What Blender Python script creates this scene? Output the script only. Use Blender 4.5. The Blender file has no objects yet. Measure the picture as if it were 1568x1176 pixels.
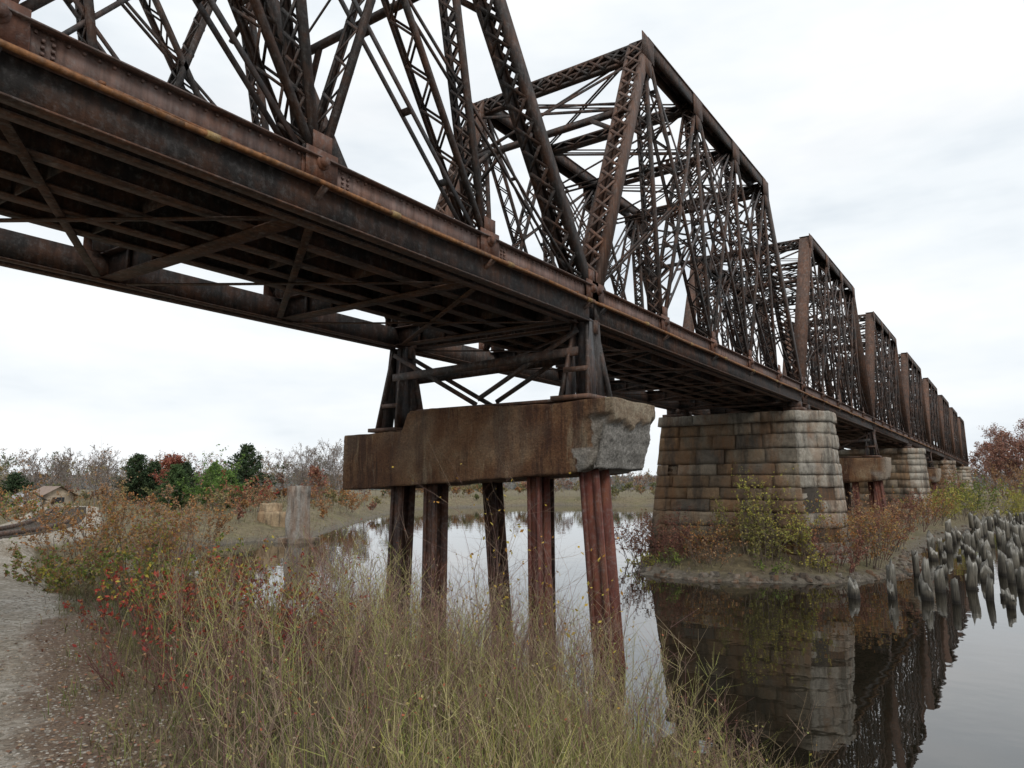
import bpy, math, random
import numpy as np
from mathutils import Vector
rng=np.random.default_rng(7); random.seed(7)
sc=bpy.context.scene
def V(*a): return np.array(a,dtype=float)
# survey axes: u to the right, d ahead of the viewpoint ; bridge runs along +Y
CT,ST=0.8211,0.5707
def pos(u,d): return (CT*u-ST*d, ST*u+CT*d)

# ---------------------------------------------------------------- materials
def newmat(name):
    m=bpy.data.materials.new(name); m.use_nodes=True
    nt=m.node_tree; nt.nodes.clear()
    o=nt.nodes.new('ShaderNodeOutputMaterial'); b=nt.nodes.new('ShaderNodeBsdfPrincipled')
    nt.links.new(b.outputs[0],o.inputs[0])
    return m,nt,b,o
def noise(nt,scale,detail=5,rough=.6,vec=None,stretch=None):
    n=nt.nodes.new('ShaderNodeTexNoise'); n.inputs['Scale'].default_value=scale
    n.inputs['Detail'].default_value=detail; n.inputs['Roughness'].default_value=rough
    g=nt.nodes.new('ShaderNodeNewGeometry')
    src=g.outputs['Position']
    if stretch:
        mp=nt.nodes.new('ShaderNodeMapping'); mp.inputs['Scale'].default_value=stretch
        nt.links.new(src,mp.inputs['Vector']); src=mp.outputs[0]
    nt.links.new(src,n.inputs['Vector'])
    return n.outputs['Fac']
def ramp(nt,fac,stops):
    r=nt.nodes.new('ShaderNodeValToRGB')
    el=r.color_ramp.elements
    while len(el)>1: el.remove(el[-1])
    el[0].position=stops[0][0]; el[0].color=(*stops[0][1],1)
    for p,c in stops[1:]:
        e=el.new(p); e.color=(*c,1)
    nt.links.new(fac,r.inputs[0]); return r.outputs[0]
def mix(nt,fac,a,b,mode='MIX'):
    m=nt.nodes.new('ShaderNodeMix'); m.data_type='RGBA'; m.blend_type=mode
    for s,i in ((fac,0),(a,6),(b,7)):
        if isinstance(s,(int,float)): m.inputs[i].default_value=s
        elif isinstance(s,tuple): m.inputs[i].default_value=(*s,1)
        else: nt.links.new(s,m.inputs[i])
    return m.outputs[2]
def col(nt):
    a=nt.nodes.new('ShaderNodeAttribute'); a.attribute_name='Col'; return a
def bump(nt,b,h,strength,dist):
    n=nt.nodes.new('ShaderNodeBump'); n.inputs['Strength'].default_value=strength; n.inputs['Distance'].default_value=dist
    nt.links.new(h,n.inputs['Height']); nt.links.new(n.outputs[0],b.inputs['Normal'])
g3=lambda v:(v,v,v)

def steel_mat():
    m,nt,b,o=newmat('rusted_steel')
    c=col(nt).outputs['Color']
    f1=ramp(nt,noise(nt,2.3,7,.7),[(.42,g3(0)),(.64,g3(1))])
    c1=mix(nt,f1,c,mix(nt,.46,c,(.19,.075,.033)))
    f2=ramp(nt,noise(nt,14,5,.7),[(.5,g3(0)),(.72,g3(1))])
    c2=mix(nt,f2,c1,mix(nt,.5,c1,(.19,.185,.18)))
    f3=ramp(nt,noise(nt,5,3,.6,stretch=(3,3,.4)),[(.35,g3(.6)),(.65,g3(1.15))])
    nt.links.new(mix(nt,1.0,c2,f3,'MULTIPLY'),b.inputs['Base Color'])
    b.inputs['Roughness'].default_value=.7; b.inputs['Specular IOR Level'].default_value=.35
    bump(nt,b,noise(nt,40,2,.7),.5,.01)
    return m
def plant_mat(name='foliage',rough=.75,trans=.25):
    m,nt,b,o=newmat(name)
    c=col(nt).outputs['Color']
    nt.links.new(c,b.inputs['Base Color']); b.inputs['Roughness'].default_value=rough
    b.inputs['Specular IOR Level'].default_value=.25
    if trans>0:
        t=nt.nodes.new('ShaderNodeBsdfTranslucent'); nt.links.new(c,t.inputs[0])
        ms=nt.nodes.new('ShaderNodeMixShader'); ms.inputs[0].default_value=trans
        nt.links.new(b.outputs[0],ms.inputs[1]); nt.links.new(t.outputs[0],ms.inputs[2]); nt.links.new(ms.outputs[0],o.inputs[0])
    return m
def concrete_mat():
    m,nt,b,o=newmat('stained_concrete')
    a=col(nt)
    sep=nt.nodes.new('ShaderNodeSeparateColor'); nt.links.new(a.outputs['Color'],sep.inputs[0])
    base=ramp(nt,noise(nt,1.3,9,.7),[(.3,(.11,.045,.02)),(.45,(.20,.09,.038)),(.56,(.27,.145,.07)),(.7,(.35,.25,.15))])
    st=ramp(nt,noise(nt,1.7,6,.75,stretch=(2.2,1.5,.3)),[(.42,g3(0)),(.52,g3(1))])
    base=mix(nt,st,mix(nt,.8,base,(.07,.026,.014)),base)
    st2=ramp(nt,noise(nt,1.2,7,.75,stretch=(3.2,1.5,.5)),[(.55,g3(0)),(.62,g3(1))])
    base=mix(nt,st2,base,mix(nt,.5,base,(.44,.35,.23)))
    st3=ramp(nt,noise(nt,3.3,8,.75,stretch=(2.5,1.5,.4)),[(.55,g3(0)),(.66,g3(1))])
    base=mix(nt,st3,base,mix(nt,.7,base,(.035,.024,.018)))
    grey=ramp(nt,noise(nt,13,10,.82),[(.32,(.10,.09,.08)),(.48,(.30,.28,.25)),(.64,(.52,.49,.44))])
    c=mix(nt,sep.outputs[0],base,grey)
    tan=ramp(nt,noise(nt,4,8,.75),[(.3,(.22,.13,.07)),(.6,(.46,.38,.27))])
    c=mix(nt,sep.outputs[1],c,tan)
    dk=ramp(nt,noise(nt,30,6,.8),[(.35,g3(.5)),(.6,g3(1.1))])
    nt.links.new(mix(nt,1.0,c,dk,'MULTIPLY'),b.inputs['Base Color'])
    b.inputs['Roughness'].default_value=.92
    bump(nt,b,noise(nt,16,9,.78),1.0,.09)
    return m
def stone_mat():
    m,nt,b,o=newmat('weathered_stone')
    c=col(nt).outputs['Color']
    v=ramp(nt,noise(nt,3,10,.8),[(.3,g3(.4)),(.5,g3(.9)),(.7,g3(1.35))])
    c=mix(nt,1.0,c,v,'MULTIPLY')
    rs=ramp(nt,noise(nt,.9,8,.75,stretch=(1.2,1.2,.35)),[(.45,g3(0)),(.59,g3(1))])
    c=mix(nt,rs,c,mix(nt,.55,c,(.23,.10,.032)))
    bl=ramp(nt,noise(nt,1.1,8,.75,stretch=(1.6,1.6,.25)),[(.49,g3(0)),(.61,g3(1))])
    c=mix(nt,bl,c,mix(nt,.7,c,(.045,.036,.028)))
    nt.links.new(c,b.inputs['Base Color']); b.inputs['Roughness'].default_value=.92
    bump(nt,b,noise(nt,7,10,.8),1.0,.10)
    return m
def wood_mat():
    m,nt,b,o=newmat('weathered_wood')
    c=col(nt).outputs['Color']
    v=ramp(nt,noise(nt,9,8,.75,stretch=(4,4,.3)),[(.35,g3(.35)),(.62,g3(1.25))])
    nt.links.new(mix(nt,1.0,c,v,'MULTIPLY'),b.inputs['Base Color']); b.inputs['Roughness'].default_value=.9
    bump(nt,b,noise(nt,12,6,.7,stretch=(4,4,.4)),1.0,.06)
    return m
def water_mat():
    m,nt,b,o=newmat('river_water')
    b.inputs['Base Color'].default_value=(.014,.012,.008,1)
    b.inputs['Roughness'].default_value=.01
    b.inputs['IOR'].default_value=1.8
    n=noise(nt,1.1,2,.5); n2=noise(nt,6,2,.5)
    a=nt.nodes.new('ShaderNodeMath'); a.operation='MULTIPLY_ADD'; a.inputs[1].default_value=.10
    nt.links.new(n2,a.inputs[0]); nt.links.new(n,a.inputs[2])
    bump(nt,b,a.outputs[0],.06,.08)
    return m
def ground_mat():
    m,nt,b,o=newmat('ground_soil')
    a=col(nt); sep=nt.nodes.new('ShaderNodeSeparateColor'); nt.links.new(a.outputs['Color'],sep.inputs[0])
    soil=ramp(nt,noise(nt,2.5,8,.75),[(.3,(.065,.05,.03)),(.5,(.145,.115,.066)),(.7,(.24,.195,.11))])
    grn=ramp(nt,noise(nt,.35,6,.7),[(.45,g3(0)),(.66,g3(.7))])
    soil=mix(nt,grn,soil,ramp(nt,noise(nt,5,6,.75),[(.3,(.07,.065,.026)),(.7,(.19,.175,.075))]))
    vo=nt.nodes.new('ShaderNodeTexVoronoi'); vo.inputs['Scale'].default_value=22
    g=nt.nodes.new('ShaderNodeNewGeometry'); nt.links.new(g.outputs['Position'],vo.inputs['Vector'])
    hs=nt.nodes.new('ShaderNodeSeparateColor'); nt.links.new(vo.outputs['Color'],hs.inputs[0])
    gv=ramp(nt,hs.outputs[0],[(0,(.24,.22,.18)),(.5,(.41,.38,.33)),(1,(.54,.51,.46))])
    gm=ramp(nt,noise(nt,1.2,8,.7),[(.35,(.66,.59,.50)),(.65,(1.05,1.02,.99))])
    gv=mix(nt,1.0,gv,gm,'MULTIPLY')
    litter=ramp(nt,noise(nt,26,8,.8),[(.35,(.06,.04,.03)),(.5,(.17,.11,.07)),(.66,(.30,.21,.14))])
    nm=nt.nodes.new('ShaderNodeMath'); nm.operation='MULTIPLY_ADD'; nm.inputs[1].default_value=.9; nm.inputs[2].default_value=-.45
    nt.links.new(noise(nt,2.0,8,.75),nm.inputs[0])
    def brk(s):
        ad=nt.nodes.new('ShaderNodeMath'); ad.operation='ADD'; nt.links.new(s,ad.inputs[0]); nt.links.new(nm.outputs[0],ad.inputs[1])
        return ramp(nt,ad.outputs[0],[(.38,g3(0)),(.62,g3(1))])
    c=mix(nt,brk(sep.outputs[0]),soil,gv)
    c=mix(nt,brk(sep.outputs[1]),c,litter)
    mud=ramp(nt,noise(nt,6,8,.75),[(.35,(.05,.04,.03)),(.65,(.18,.155,.12))])
    c=mix(nt,sep.outputs[2],c,mud)
    nt.links.new(c,b.inputs['Base Color']); b.inputs['Roughness'].default_value=.95
    bump(nt,b,noise(nt,28,6,.8),.8,.04)
    return m
def plain(name,c,rough=.8):
    m,nt,b,o=newmat(name)
    v=ramp(nt,noise(nt,2.5,7,.7),[(.3,tuple(x*.75 for x in c)),(.7,tuple(min(1,x*1.2) for x in c))])
    nt.links.new(v,b.inputs['Base Color']); b.inputs['Roughness'].default_value=rough
    return m
STEEL=steel_mat(); LEAF=plant_mat('leaves'); TWIG=plant_mat('twigs',.85,0.0); GRASS=plant_mat('dry_grass',.8,0.0); CONC=concrete_mat(); STONE=stone_mat(); WOOD=wood_mat(); WATER=water_mat(); GROUND=ground_mat()

# ---------------------------------------------------------------- mesh builder (quads)
class MB:
    def __init__(s): s.v=[];s.f=[];s.c=[];s.n=0
    def add(s,v,f,c):
        v=np.asarray(v,float).reshape(-1,3); f=np.asarray(f,np.int64).reshape(-1,4)
        c=np.asarray(c,float)
        if c.ndim==1: c=np.tile(c,(len(v),1))
        s.v.append(v); s.f.append(f+s.n); s.c.append(c); s.n+=len(v)
    def build(s,name,mat,parent=None,smooth=False):
        v=np.concatenate(s.v); f=np.concatenate(s.f); c=np.concatenate(s.c)
        me=bpy.data.meshes.new(name)
        me.vertices.add(len(v)); me.vertices.foreach_set('co',v.astype(np.float32).ravel())
        me.loops.add(f.size); me.loops.foreach_set('vertex_index',f.astype(np.int32).ravel())
        me.polygons.add(len(f)); me.polygons.foreach_set('loop_start',(np.arange(len(f))*4).astype(np.int32))
        if smooth: me.polygons.foreach_set('use_smooth',np.ones(len(f),bool))
        me.update(calc_edges=True)
        at=me.color_attributes.new('Col','FLOAT_COLOR','POINT')
        cc=np.ones((len(v),4),np.float32); cc[:,:3]=np.clip(c,0,1); at.data.foreach_set('color',cc.ravel())
        me.materials.append(mat)
        ob=bpy.data.objects.new(name,me); sc.collection.objects.link(ob)
        if parent: ob.parent=parent
        return ob
def empty(name,loc=(0,0,0)):
    e=bpy.data.objects.new(name,None); sc.collection.objects.link(e); e.location=loc; return e
BF=np.array([[0,1,3,2],[4,6,7,5],[0,4,5,1],[2,3,7,6],[0,2,6,4],[1,5,7,3]])
def beams(mb,L,cv=.25):
    if not L: return
    P0=np.array([l[0] for l in L],float);P1=np.array([l[1] for l in L],float)
    w=np.array([l[2] for l in L])[:,None]/2;h=np.array([l[3] for l in L])[:,None]/2
    S=np.array([l[4] for l in L],float);C=np.array([l[5] for l in L],float)
    A=P1-P0;A/=np.linalg.norm(A,axis=1)[:,None]
    S=S-(S*A).sum(1)[:,None]*A;S/=np.linalg.norm(S,axis=1)[:,None]
    T=np.cross(A,S)
    vs=[]
    for P in (P0,P1):
        for a in (-1,1):
            for b in (-1,1): vs.append(P+a*w*S+b*h*T)
    v=np.stack(vs,1); n=len(L)
    f=(BF[None]+(np.arange(n)*8)[:,None,None]).reshape(-1,4)
    C=C*(1+cv*(rng.random((n,1))*2-1))
    mb.add(v.reshape(-1,3),f,np.repeat(C,8,0))
def tubes(mb,P0,P1,r0,r1,C,k=3):
    P0=np.asarray(P0,float).reshape(-1,3);P1=np.asarray(P1,float).reshape(-1,3);n=len(P0)
    if n==0:return
    r0=np.broadcast_to(r0,(n,))[:,None];r1=np.broadcast_to(r1,(n,))[:,None]
    A=P1-P0;A=A/(np.linalg.norm(A,axis=1)[:,None]+1e-9)
    S=np.cross(A,np.array([.31,.87,.2]));S/=np.linalg.norm(S,axis=1)[:,None]+1e-9
    T=np.cross(A,S)
    vs=[]
    for P,r in((P0,r0),(P1,r1)):
        for i in range(k):
            an=2*math.pi*i/k; vs.append(P+r*(math.cos(an)*S+math.sin(an)*T))
    v=np.stack(vs,1)
    F=np.array([[i,(i+1)%k,k+(i+1)%k,k+i] for i in range(k)])
    if k==8: F=np.concatenate([F,[[8,9,10,11],[8,11,12,15],[12,13,14,15],[3,2,1,0],[7,4,3,0],[7,6,5,4]]])
    f=(F[None]+(np.arange(n)*2*k)[:,None,None]).reshape(-1,4)
    C=np.asarray(C,float); C=np.tile(C,(n,1)) if C.ndim==1 else C
    mb.add(v.reshape(-1,3),f,np.repeat(C,2*k,0))
def leaves(mb,P,size,C,asp=.55,flat=0):
    P=np.asarray(P,float);n=len(P)
    if n==0:return
    A=rng.normal(size=(n,3)); 
    if flat: A[:,2]*=.15
    A/=np.linalg.norm(A,axis=1)[:,None]
    B=rng.normal(size=(n,3))
    if flat: B[:,2]*=.15
    B-=(B*A).sum(1)[:,None]*A;B/=np.linalg.norm(B,axis=1)[:,None]
    s=(np.broadcast_to(size,(n,))*rng.uniform(.6,1.3,n))[:,None]
    nrm=np.cross(A,B)
    v=np.stack([P-A*s,P+B*s*asp+nrm*s*.15,P+A*s,P-B*s*asp+nrm*s*.15],1)
    f=np.arange(4*n).reshape(n,4)
    mb.add(v.reshape(-1,3),f,np.repeat(C,4,0))
def blades(mb,P,h,lean,w,C,seg=3,tipc=1.15):
    P=np.asarray(P,float);n=len(P);h=np.broadcast_to(h,(n,));w=np.broadcast_to(w,(n,))
    az=rng.random(n)*2*math.pi; az2=rng.random(n)*2*math.pi
    L=np.stack([np.cos(az),np.sin(az),0*az],1)*(lean*h)[:,None]
    S=np.stack([np.cos(az2),np.sin(az2),0*az2],1)
    vs=[];cs=[]
    for i in range(seg+1):
        t=i/seg
        c=P+L*t*t+np.array([0,0,1])*(h*(t-.12*t*t*(lean>.5)))[:,None]
        ww=(w*(1-.85*t)/2)[:,None]
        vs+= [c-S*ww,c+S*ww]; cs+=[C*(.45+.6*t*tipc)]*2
    v=np.stack(vs,1);cc=np.stack(cs,1);k=2*(seg+1)
    F=np.array([[2*i,2*i+1,2*i+3,2*i+2] for i in range(seg)])
    f=(F[None]+(np.arange(n)*k)[:,None,None]).reshape(-1,4)
    mb.add(v.reshape(-1,3),f,cc.reshape(-1,3))
def pick(pal,n,var=.25):
    pal=np.array(pal,float); c=pal[rng.integers(0,len(pal),n)]
    return c*(1+var*(rng.random((n,1))*2-1))

# ---------------------------------------------------------------- terrain
WL=-2.7
RIV=np.array([(400,-200),(90,-35),(40,-6),(15,2.5),(4,5.0),(-.5,5.8),(-2.5,6.6),(-4.2,7.7),(-6.4,8.9),(-8.8,9.3),(-10.8,9.6),(-13,9.9),(-16.5,11.0),(-20.5,12.6),(-25.5,15.2),(-29.5,18.5),(-30.5,21.5),(-30,25),(-35,31),(-44,43),(-56,60),(-54,84),(-20,95),(-15,70),(-13.5,45),(-12,30),(-11,23.5),(-9.6,20.9),(-7.5,20.2),(-5.6,21.1),(-3.9,22.4),(-2.9,25),(-3.3,32),(-3.6,40),(-2.5,55),(0,74),(15,82),(60,96),(140,70),(400,60)],float)
def sd(X,Y):
    X=np.asarray(X,float);Y=np.asarray(Y,float)
    dm=np.full(X.shape,1e9);ins=np.zeros(X.shape,bool);n=len(RIV)
    for i in range(n):
        a=RIV[i];b=RIV[(i+1)%n];e=b-a
        t=np.clip(((X-a[0])*e[0]+(Y-a[1])*e[1])/(e@e),0,1)
        dm=np.minimum(dm,np.hypot(X-a[0]-t*e[0],Y-a[1]-t*e[1]))
        c=((a[1]>Y)!=(b[1]>Y))&(X<(e[0])*(Y-a[1])/(e[1]+1e-12)+a[0])
        ins^=c
    return np.where(ins,-dm,dm)
def wob(X,Y,s): 
    return (np.sin(X*s+1.3)*np.cos(Y*s*1.13+.4)+.5*np.sin(X*s*2.3+Y*s*1.7)+.3*np.cos(X*s*4.1-Y*s*3.7))/1.8
def sm(a,b,x):
    t=np.clip((x-a)/(b-a),0,1);return t*t*(3-2*t)
TP=np.array([(-14,-8),(-17.5,-1),(-20.6,4.3),(-23.7,8.7),(-27.5,11.4),(-33,14.2),(-40,17.5),(-52,23)],float)
def trackd(X,Y):
    dm=np.full(np.shape(X),1e9)
    for a,b in zip(TP[:-1],TP[1:]):
        e=b-a;t=np.clip(((X-a[0])*e[0]+(Y-a[1])*e[1])/(e@e),0,1);dm=np.minimum(dm,np.hypot(X-a[0]-t*e[0],Y-a[1]-t*e[1]))
    return dm
def gh(X,Y,s=None):
    if s is None: s=sd(X,Y)
    s=s+.25*wob(X,Y,1.3)
    wd=4.2+1.8*sm(-9,-14,X)*sm(40,20,Y)
    land=WL+.16*sm(0,.3,s)+.95*sm(0.1,wd,s)+.05*wob(X,Y,.9)*sm(0,2,s)
    r=np.hypot(X,Y)
    land=land+sm(150,450,r)*2.2*(1+.5*wob(X,Y,.012))
    tw=sm(2.2,1.2,trackd(X,Y));land=land*(1-tw)+(-1.42)*tw
    wat=WL-np.minimum(1.4,.35*np.abs(s))
    return np.where(s>0,land,wat)
EX=np.array([-60,-23,-19.5,-14,-10.5,-7.2,-4.2,-2,0,30]);EY=np.array([14,9.4,8.0,6.0,4.7,3.4,2.2,.8,-.8,-3])
def pathm(X,Y):
    e=np.interp(X,EX,EY)
    p=sm(-.25,.35,e-Y)*sm(-9,-7,Y-e)*sm(-34,-24,X)
    return np.maximum(p,sm(2.0,1.3,trackd(X,Y)))
n=460;s=np.linspace(-1,1,n);k=6.0
cx=-8+np.sinh(k*s)/np.sinh(k)*1500;cy=13+np.sinh(k*s)/np.sinh(k)*1500
GX,GY=np.meshgrid(cx,cy,indexing='ij');S=sd(GX,GY);GZ=gh(GX,GY,S)
pm=pathm(GX,GY)
e=np.interp(GX,EX,EY)
lit=sm(-1.5,-.1,e-GY)*sm(1.0,.1,e-GY)*sm(-11,-9,GX)*.75*(GX<2)
mud=sm(.9,0,S)
idx=np.arange(n*n).reshape(n,n)
F=np.stack([idx[:-1,:-1],idx[1:,:-1],idx[1:,1:],idx[:-1,1:]],-1).reshape(-1,4)
mb=MB();mb.add(np.stack([GX,GY,GZ],-1).reshape(-1,3),F,np.stack([pm,lit,mud],-1).reshape(-1,3))
mb.build('ground',GROUND,smooth=True)
mb=MB();R=1500;mb.add([(-R,-R,WL),(R,-R,WL),(R,R,WL),(-R,R,WL)],[[0,1,2,3]],V(0,0,0));mb.build('river_water',WATER)
def gz(x,y): return float(gh(np.array([x]),np.array([y]))[0])

# ---------------------------------------------------------------- bridge
AN,AF=5.65,9.75
ZB,ZT=3.02,8.9
DK=V(.036,.031,.029);BR=V(.080,.047,.034);GR=V(.11,.11,.115);RD=V(.14,.066,.045);PU=V(.165,.11,.095);OR=V(.26,.105,.04);BK=V(.016,.013,.011)
X_=V(1,0,0);Y_=V(0,1,0);Z_=V(0,0,1)
PINS=[]
def laced(L,p0,p1,w,h,side,c,pitch=.28,t=.03,faces=(-1,1),bar=.045,cross=False,fl=.05):
    p0=np.array(p0,float);p1=np.array(p1,float);A=p1-p0;ln=np.linalg.norm(A);A/=ln
    S=np.array(side,float);S-=(S@A)*A;S/=np.linalg.norm(S);T=np.cross(A,S)
    for q in(-1,1):
        L.append((p0+S*q*w/2,p1+S*q*w/2,t,h,S,c))
        for r in(-1,1):
            L.append((p0+S*(q*(w/2-fl*.35))+T*r*(h/2),p1+S*(q*(w/2-fl*.35))+T*r*(h/2),fl,.014,S,c*.9))
    m=max(2,int(ln/pitch))
    for r in faces:
        for i in range(m):
            a=ln*i/m;b=ln*(i+1)/m;q=1 if i%2 else -1
            o=T*r*(h/2+.016)
            L.append((p0+A*a-S*q*(w/2-.02)+o,p0+A*b+S*q*(w/2-.02)+o,bar,.012,np.cross(A,T),c*.85))
            if cross: L.append((p0+A*a+S*q*(w/2-.02)+o*1.01,p0+A*b-S*q*(w/2-.02)+o*1.01,bar,.012,np.cross(A,T),c*.85))
def pair(L,p0,p1,gap,w,side,c,batten=.9):
    p0=np.array(p0,float);p1=np.array(p1,float);A=p1-p0;ln=np.linalg.norm(A);A/=ln
    S=np.array(side,float);S-=(S@A)*A;S/=np.linalg.norm(S);T=np.cross(A,S)
    for q in(-1,1): L.append((p0+S*q*gap/2,p1+S*q*gap/2,.022,w,S,c))
    if batten:
        for i in range(1,int(ln/batten)):
            a=A*i*batten; L.append((p0+a-S*gap/2,p0+a+S*gap/2,.09,.012,A,c))
def span(idx,y0,Ln,la,lb,lod):
    L=[]
    bn=[y0+Ln*i/5 for i in range(6)];tn=[y0+la+(Ln-la-lb)*i/3 for i in range(4)]
    for a in(AN,AF):
        X=-a;out=1 if a==AN else -1
        B=lambda i:V(X,bn[i],ZB+.12);T=lambda j:V(X,tn[j],ZT)
        pt=.26 if lod==0 else(.32 if lod==1 else .6)
        for j in range(3):
            laced(L,T(j),T(j+1),.34,.26,X_,DK,pitch=pt,faces=(-1,),bar=.05)
            L.append((T(j)+V(0,0,.15),T(j+1)+V(0,0,.15),.42,.02,X_,BR*.8))
        if idx>=2 :
            for (p,q) in((B(0),T(0)),(B(5),T(3))):
                L.append((p,q,.36,.30,X_,BR*1.1))
                L.append((p,q,.44,.05,X_,BR*1.0))
        else:
            laced(L,B(0),T(0),.38,.24,X_,BR*1.3,pitch=.34,bar=.05,cross=True,fl=.08)
            laced(L,B(5),T(3),.36,.24,X_,DK*1.1,pitch=.34,bar=.05,cross=True,fl=.08)
        for j in range(4):
            laced(L,B(j+1),T(j),.26,.10,X_,DK*1.2,pitch=pt*.9,bar=.032,cross=(lod==0),fl=.045)
        for j,i in((0,2),(1,3),(2,4),(3,3),(2,2),(1,1)):
            laced(L,T(j)+V(.02*out,0,0),B(i)+V(.02*out,0,0),.30,.075,X_,DK*1.1,pitch=pt,bar=.03,fl=.045)
        for j,i in((0,3),(1,4),(3,2),(2,1),(0,1),(3,4)):
            pair(L,T(j),B(i),.16,.06,X_,(GR if (i+j)%2 else DK)*.9,.95)
        for j,i in((1,5),(2,0)):
            pair(L,T(j),B(i),.10,.045,X_,DK*1.3,0)
        for j in range(4): 
            L.append((T(j)+V(.2*out,-.28,-.1),T(j)+V(.2*out,.28,-.1),.015,.5,X_,BR))
            L.append((T(j)+V(.2*out,-.02,-.7),T(j)+V(.2*out,0,-.1),.014,.3,X_,BR))
        for i in range(6):
            c=RD if lod==0 else BR
            L.append((B(i)+V(.20*out,-.20,.02),B(i)+V(.20*out,.20,.02),.014,.32,X_,c*.9))
            L.append((B(i)+V(.196*out,-.12,.25),B(i)+V(.196*out,.12,.25),.012,.22,X_,c*.7))
            L.append((B(i)+V(-.2*out,-.26,.1),B(i)+V(-.2*out,.26,.1),.015,.46,X_,DK))
            if lod<2:
                PINS.append((B(i)+V(.16*out,0,.05),B(i)+V(.265*out,0,.05),.055,c*.6))
                PINS.append((B(i)+V(.16*out,0,.05),B(i)+V(.235*out,0,.05),.08,c*.8))
        for q in(-.12,.12):
            L.append((V(X+q,y0,2.83),V(X+q,y0+Ln,2.83),.03,.36,X_,DK))
            L.append((V(X+q,y0,2.645),V(X+q,y0+Ln,2.645),.13,.018,X_,BR*.8))
        if a==AN:
            yy=y0
            while yy<y0+Ln-.01:
                y2=min(yy+Ln/5,y0+Ln)
                L.append((V(X+.15,yy+.004,3.10),V(X+.15,y2-.004,3.10),.016,.27,X_,PU*(1.0 if idx<2 else .8)))
                L.append((V(X+.163,yy-.22,3.10),V(X+.163,yy+.22,3.10),.012,.24,X_,RD*1.1))
                yy=y2
            L.append((V(X+.19,y0,3.235),V(X+.19,y0+Ln,3.235),.10,.016,X_,PU*.9))
            L.append((V(X+.20,y0,2.975),V(X+.20,y0+Ln,2.975),.12,.018,X_,OR*.7))
    def TX(a,j,dz=0): return V(-a,tn[j],ZT+dz)
    for j in range(4):
        laced(L,TX(AN,j,-.05),TX(AF,j,-.05),.20,.20,Z_,DK*1.1,pitch=.34,bar=.04)
        pair(L,TX(AN,j,-1.25),TX(AF,j,-1.25),.12,.08,Z_,DK,.6)
        L.append((TX(AN,j,-.1),TX(AF,j,-1.2),.05,.012,Z_,DK));L.append((TX(AF,j,-.1),TX(AN,j,-1.2),.05,.014,Z_,DK))
        for a,b in((AN,AF),(AF,AN)):
            sgn=1 if b==AF else -1
            L.append((TX(a,j,-1.9),V(-a-.75*sgn,tn[j],ZT-1.25),.06,.06,Y_,DK))
    for j in range(3):
        for a,b in((AN,AF),(AF,AN)):
            pair(L,TX(a,j,.0),TX(b,j+1,.0),.08,.04,Z_,DK,0)
    for (jj,bb,s_) in((0,0,1),(3,5,-1)):
        pN0=V(-AN,bn[bb],ZB);pN1=V(-AN,tn[jj],ZT);
        def PP(a,t): 
            p=pN0+(pN1-pN0)*t;return V(-a,p[1],p[2])
        laced(L,PP(AN,.98),PP(AF,.98),.34,.12,Z_,DK*1.1,pitch=.36,bar=.05,cross=True)
        L.append((PP(AN,.72),PP(AF,.72),.10,.10,Z_,DK))
        L.append((PP(AN,.94),PP(AF,.72),.06,.014,Z_,DK));L.append((PP(AF,.94),PP(AN,.72),.06,.018,Z_,DK))
        L.append((PP(AN,.62),PP(AN+.8,.72),.08,.08,Y_,DK));L.append((PP(AF,.62),PP(AF-.8,.72),.08,.08,Y_,DK))
    for i in range(6):
        y=bn[i]+(.15 if i==0 else(-.15 if i==5 else 0))
        L.append((V(-AN-.15,y,2.84),V(-AF+.1,y,2.84),.34,.016,Z_,BK*1.3))
        for z in(2.675,3.01): L.append((V(-AN-.15,y,z),V(-AF+.1,y,z),.016,.24,Z_,BR*.7))
        for q in np.arange(.4,4,.6): L.append((V(-AN-q,y-.04,2.69),V(-AN-q,y-.04,3.0),.05,.04,X_,DK))
        L.append((V(-AN+.28,y,2.93),V(-AN-.1,y,2.70),.05,.05,Y_,DK))
    for xs in(-6.45,-7.05,-7.6,-8.08):
        L.append((V(xs,y0+.1,2.87),V(xs,y0+Ln-.1,2.87),.016,.36,X_,BK*1.3))
        for z in(2.695,3.045): L.append((V(xs,y0+.1,z),V(xs,y0+Ln-.1,z),.18,.016,X_,BR*.7))
    for i in range(5):
        ya,yb=bn[i]+.2,bn[i+1]-.2
        L.append((V(-AN-.2,ya,2.66),V(-AF+.25,yb,2.66),.09,.012,X_,BR*.7));L.append((V(-AF+.25,ya,2.64),V(-AN-.2,yb,2.64),.09,.012,X_,BR*.7))
        for fr in(.33,.66):
            y=bn[i]+Ln/5*fr
            L.append((V(-6.45,y,2.82),V(-8.08,y,2.82),.26,.02,Z_,BK*1.4))
            L.append((V(-AN-.14,y,2.93),V(-6.5,y,2.93),.10,.06,Z_,DK))
    nt_=int(Ln/.34)
    for i in range(nt_):
        y=y0+.15+i*.34
        e2=8.9-(.12*rng.random())
        L.append((V(-AN-.32,y,3.155),V(-e2,y,3.155),.285,.2,Y_,V(.026,.021,.017)))
    for xs in(-6.5,-7.9):
        L.append((V(xs,y0,3.33),V(xs,y0+Ln,3.33),.07,.13,X_,BR))
    for xs in (-6.15,-8.6): L.append((V(xs,y0,3.33),V(xs,y0+Ln,3.33),.16,.14,X_,V(.05,.04,.03)))
    return L
bridge=empty('railway_truss_bridge')
PER=14.3;Y0=10.25
nsp=9
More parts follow.
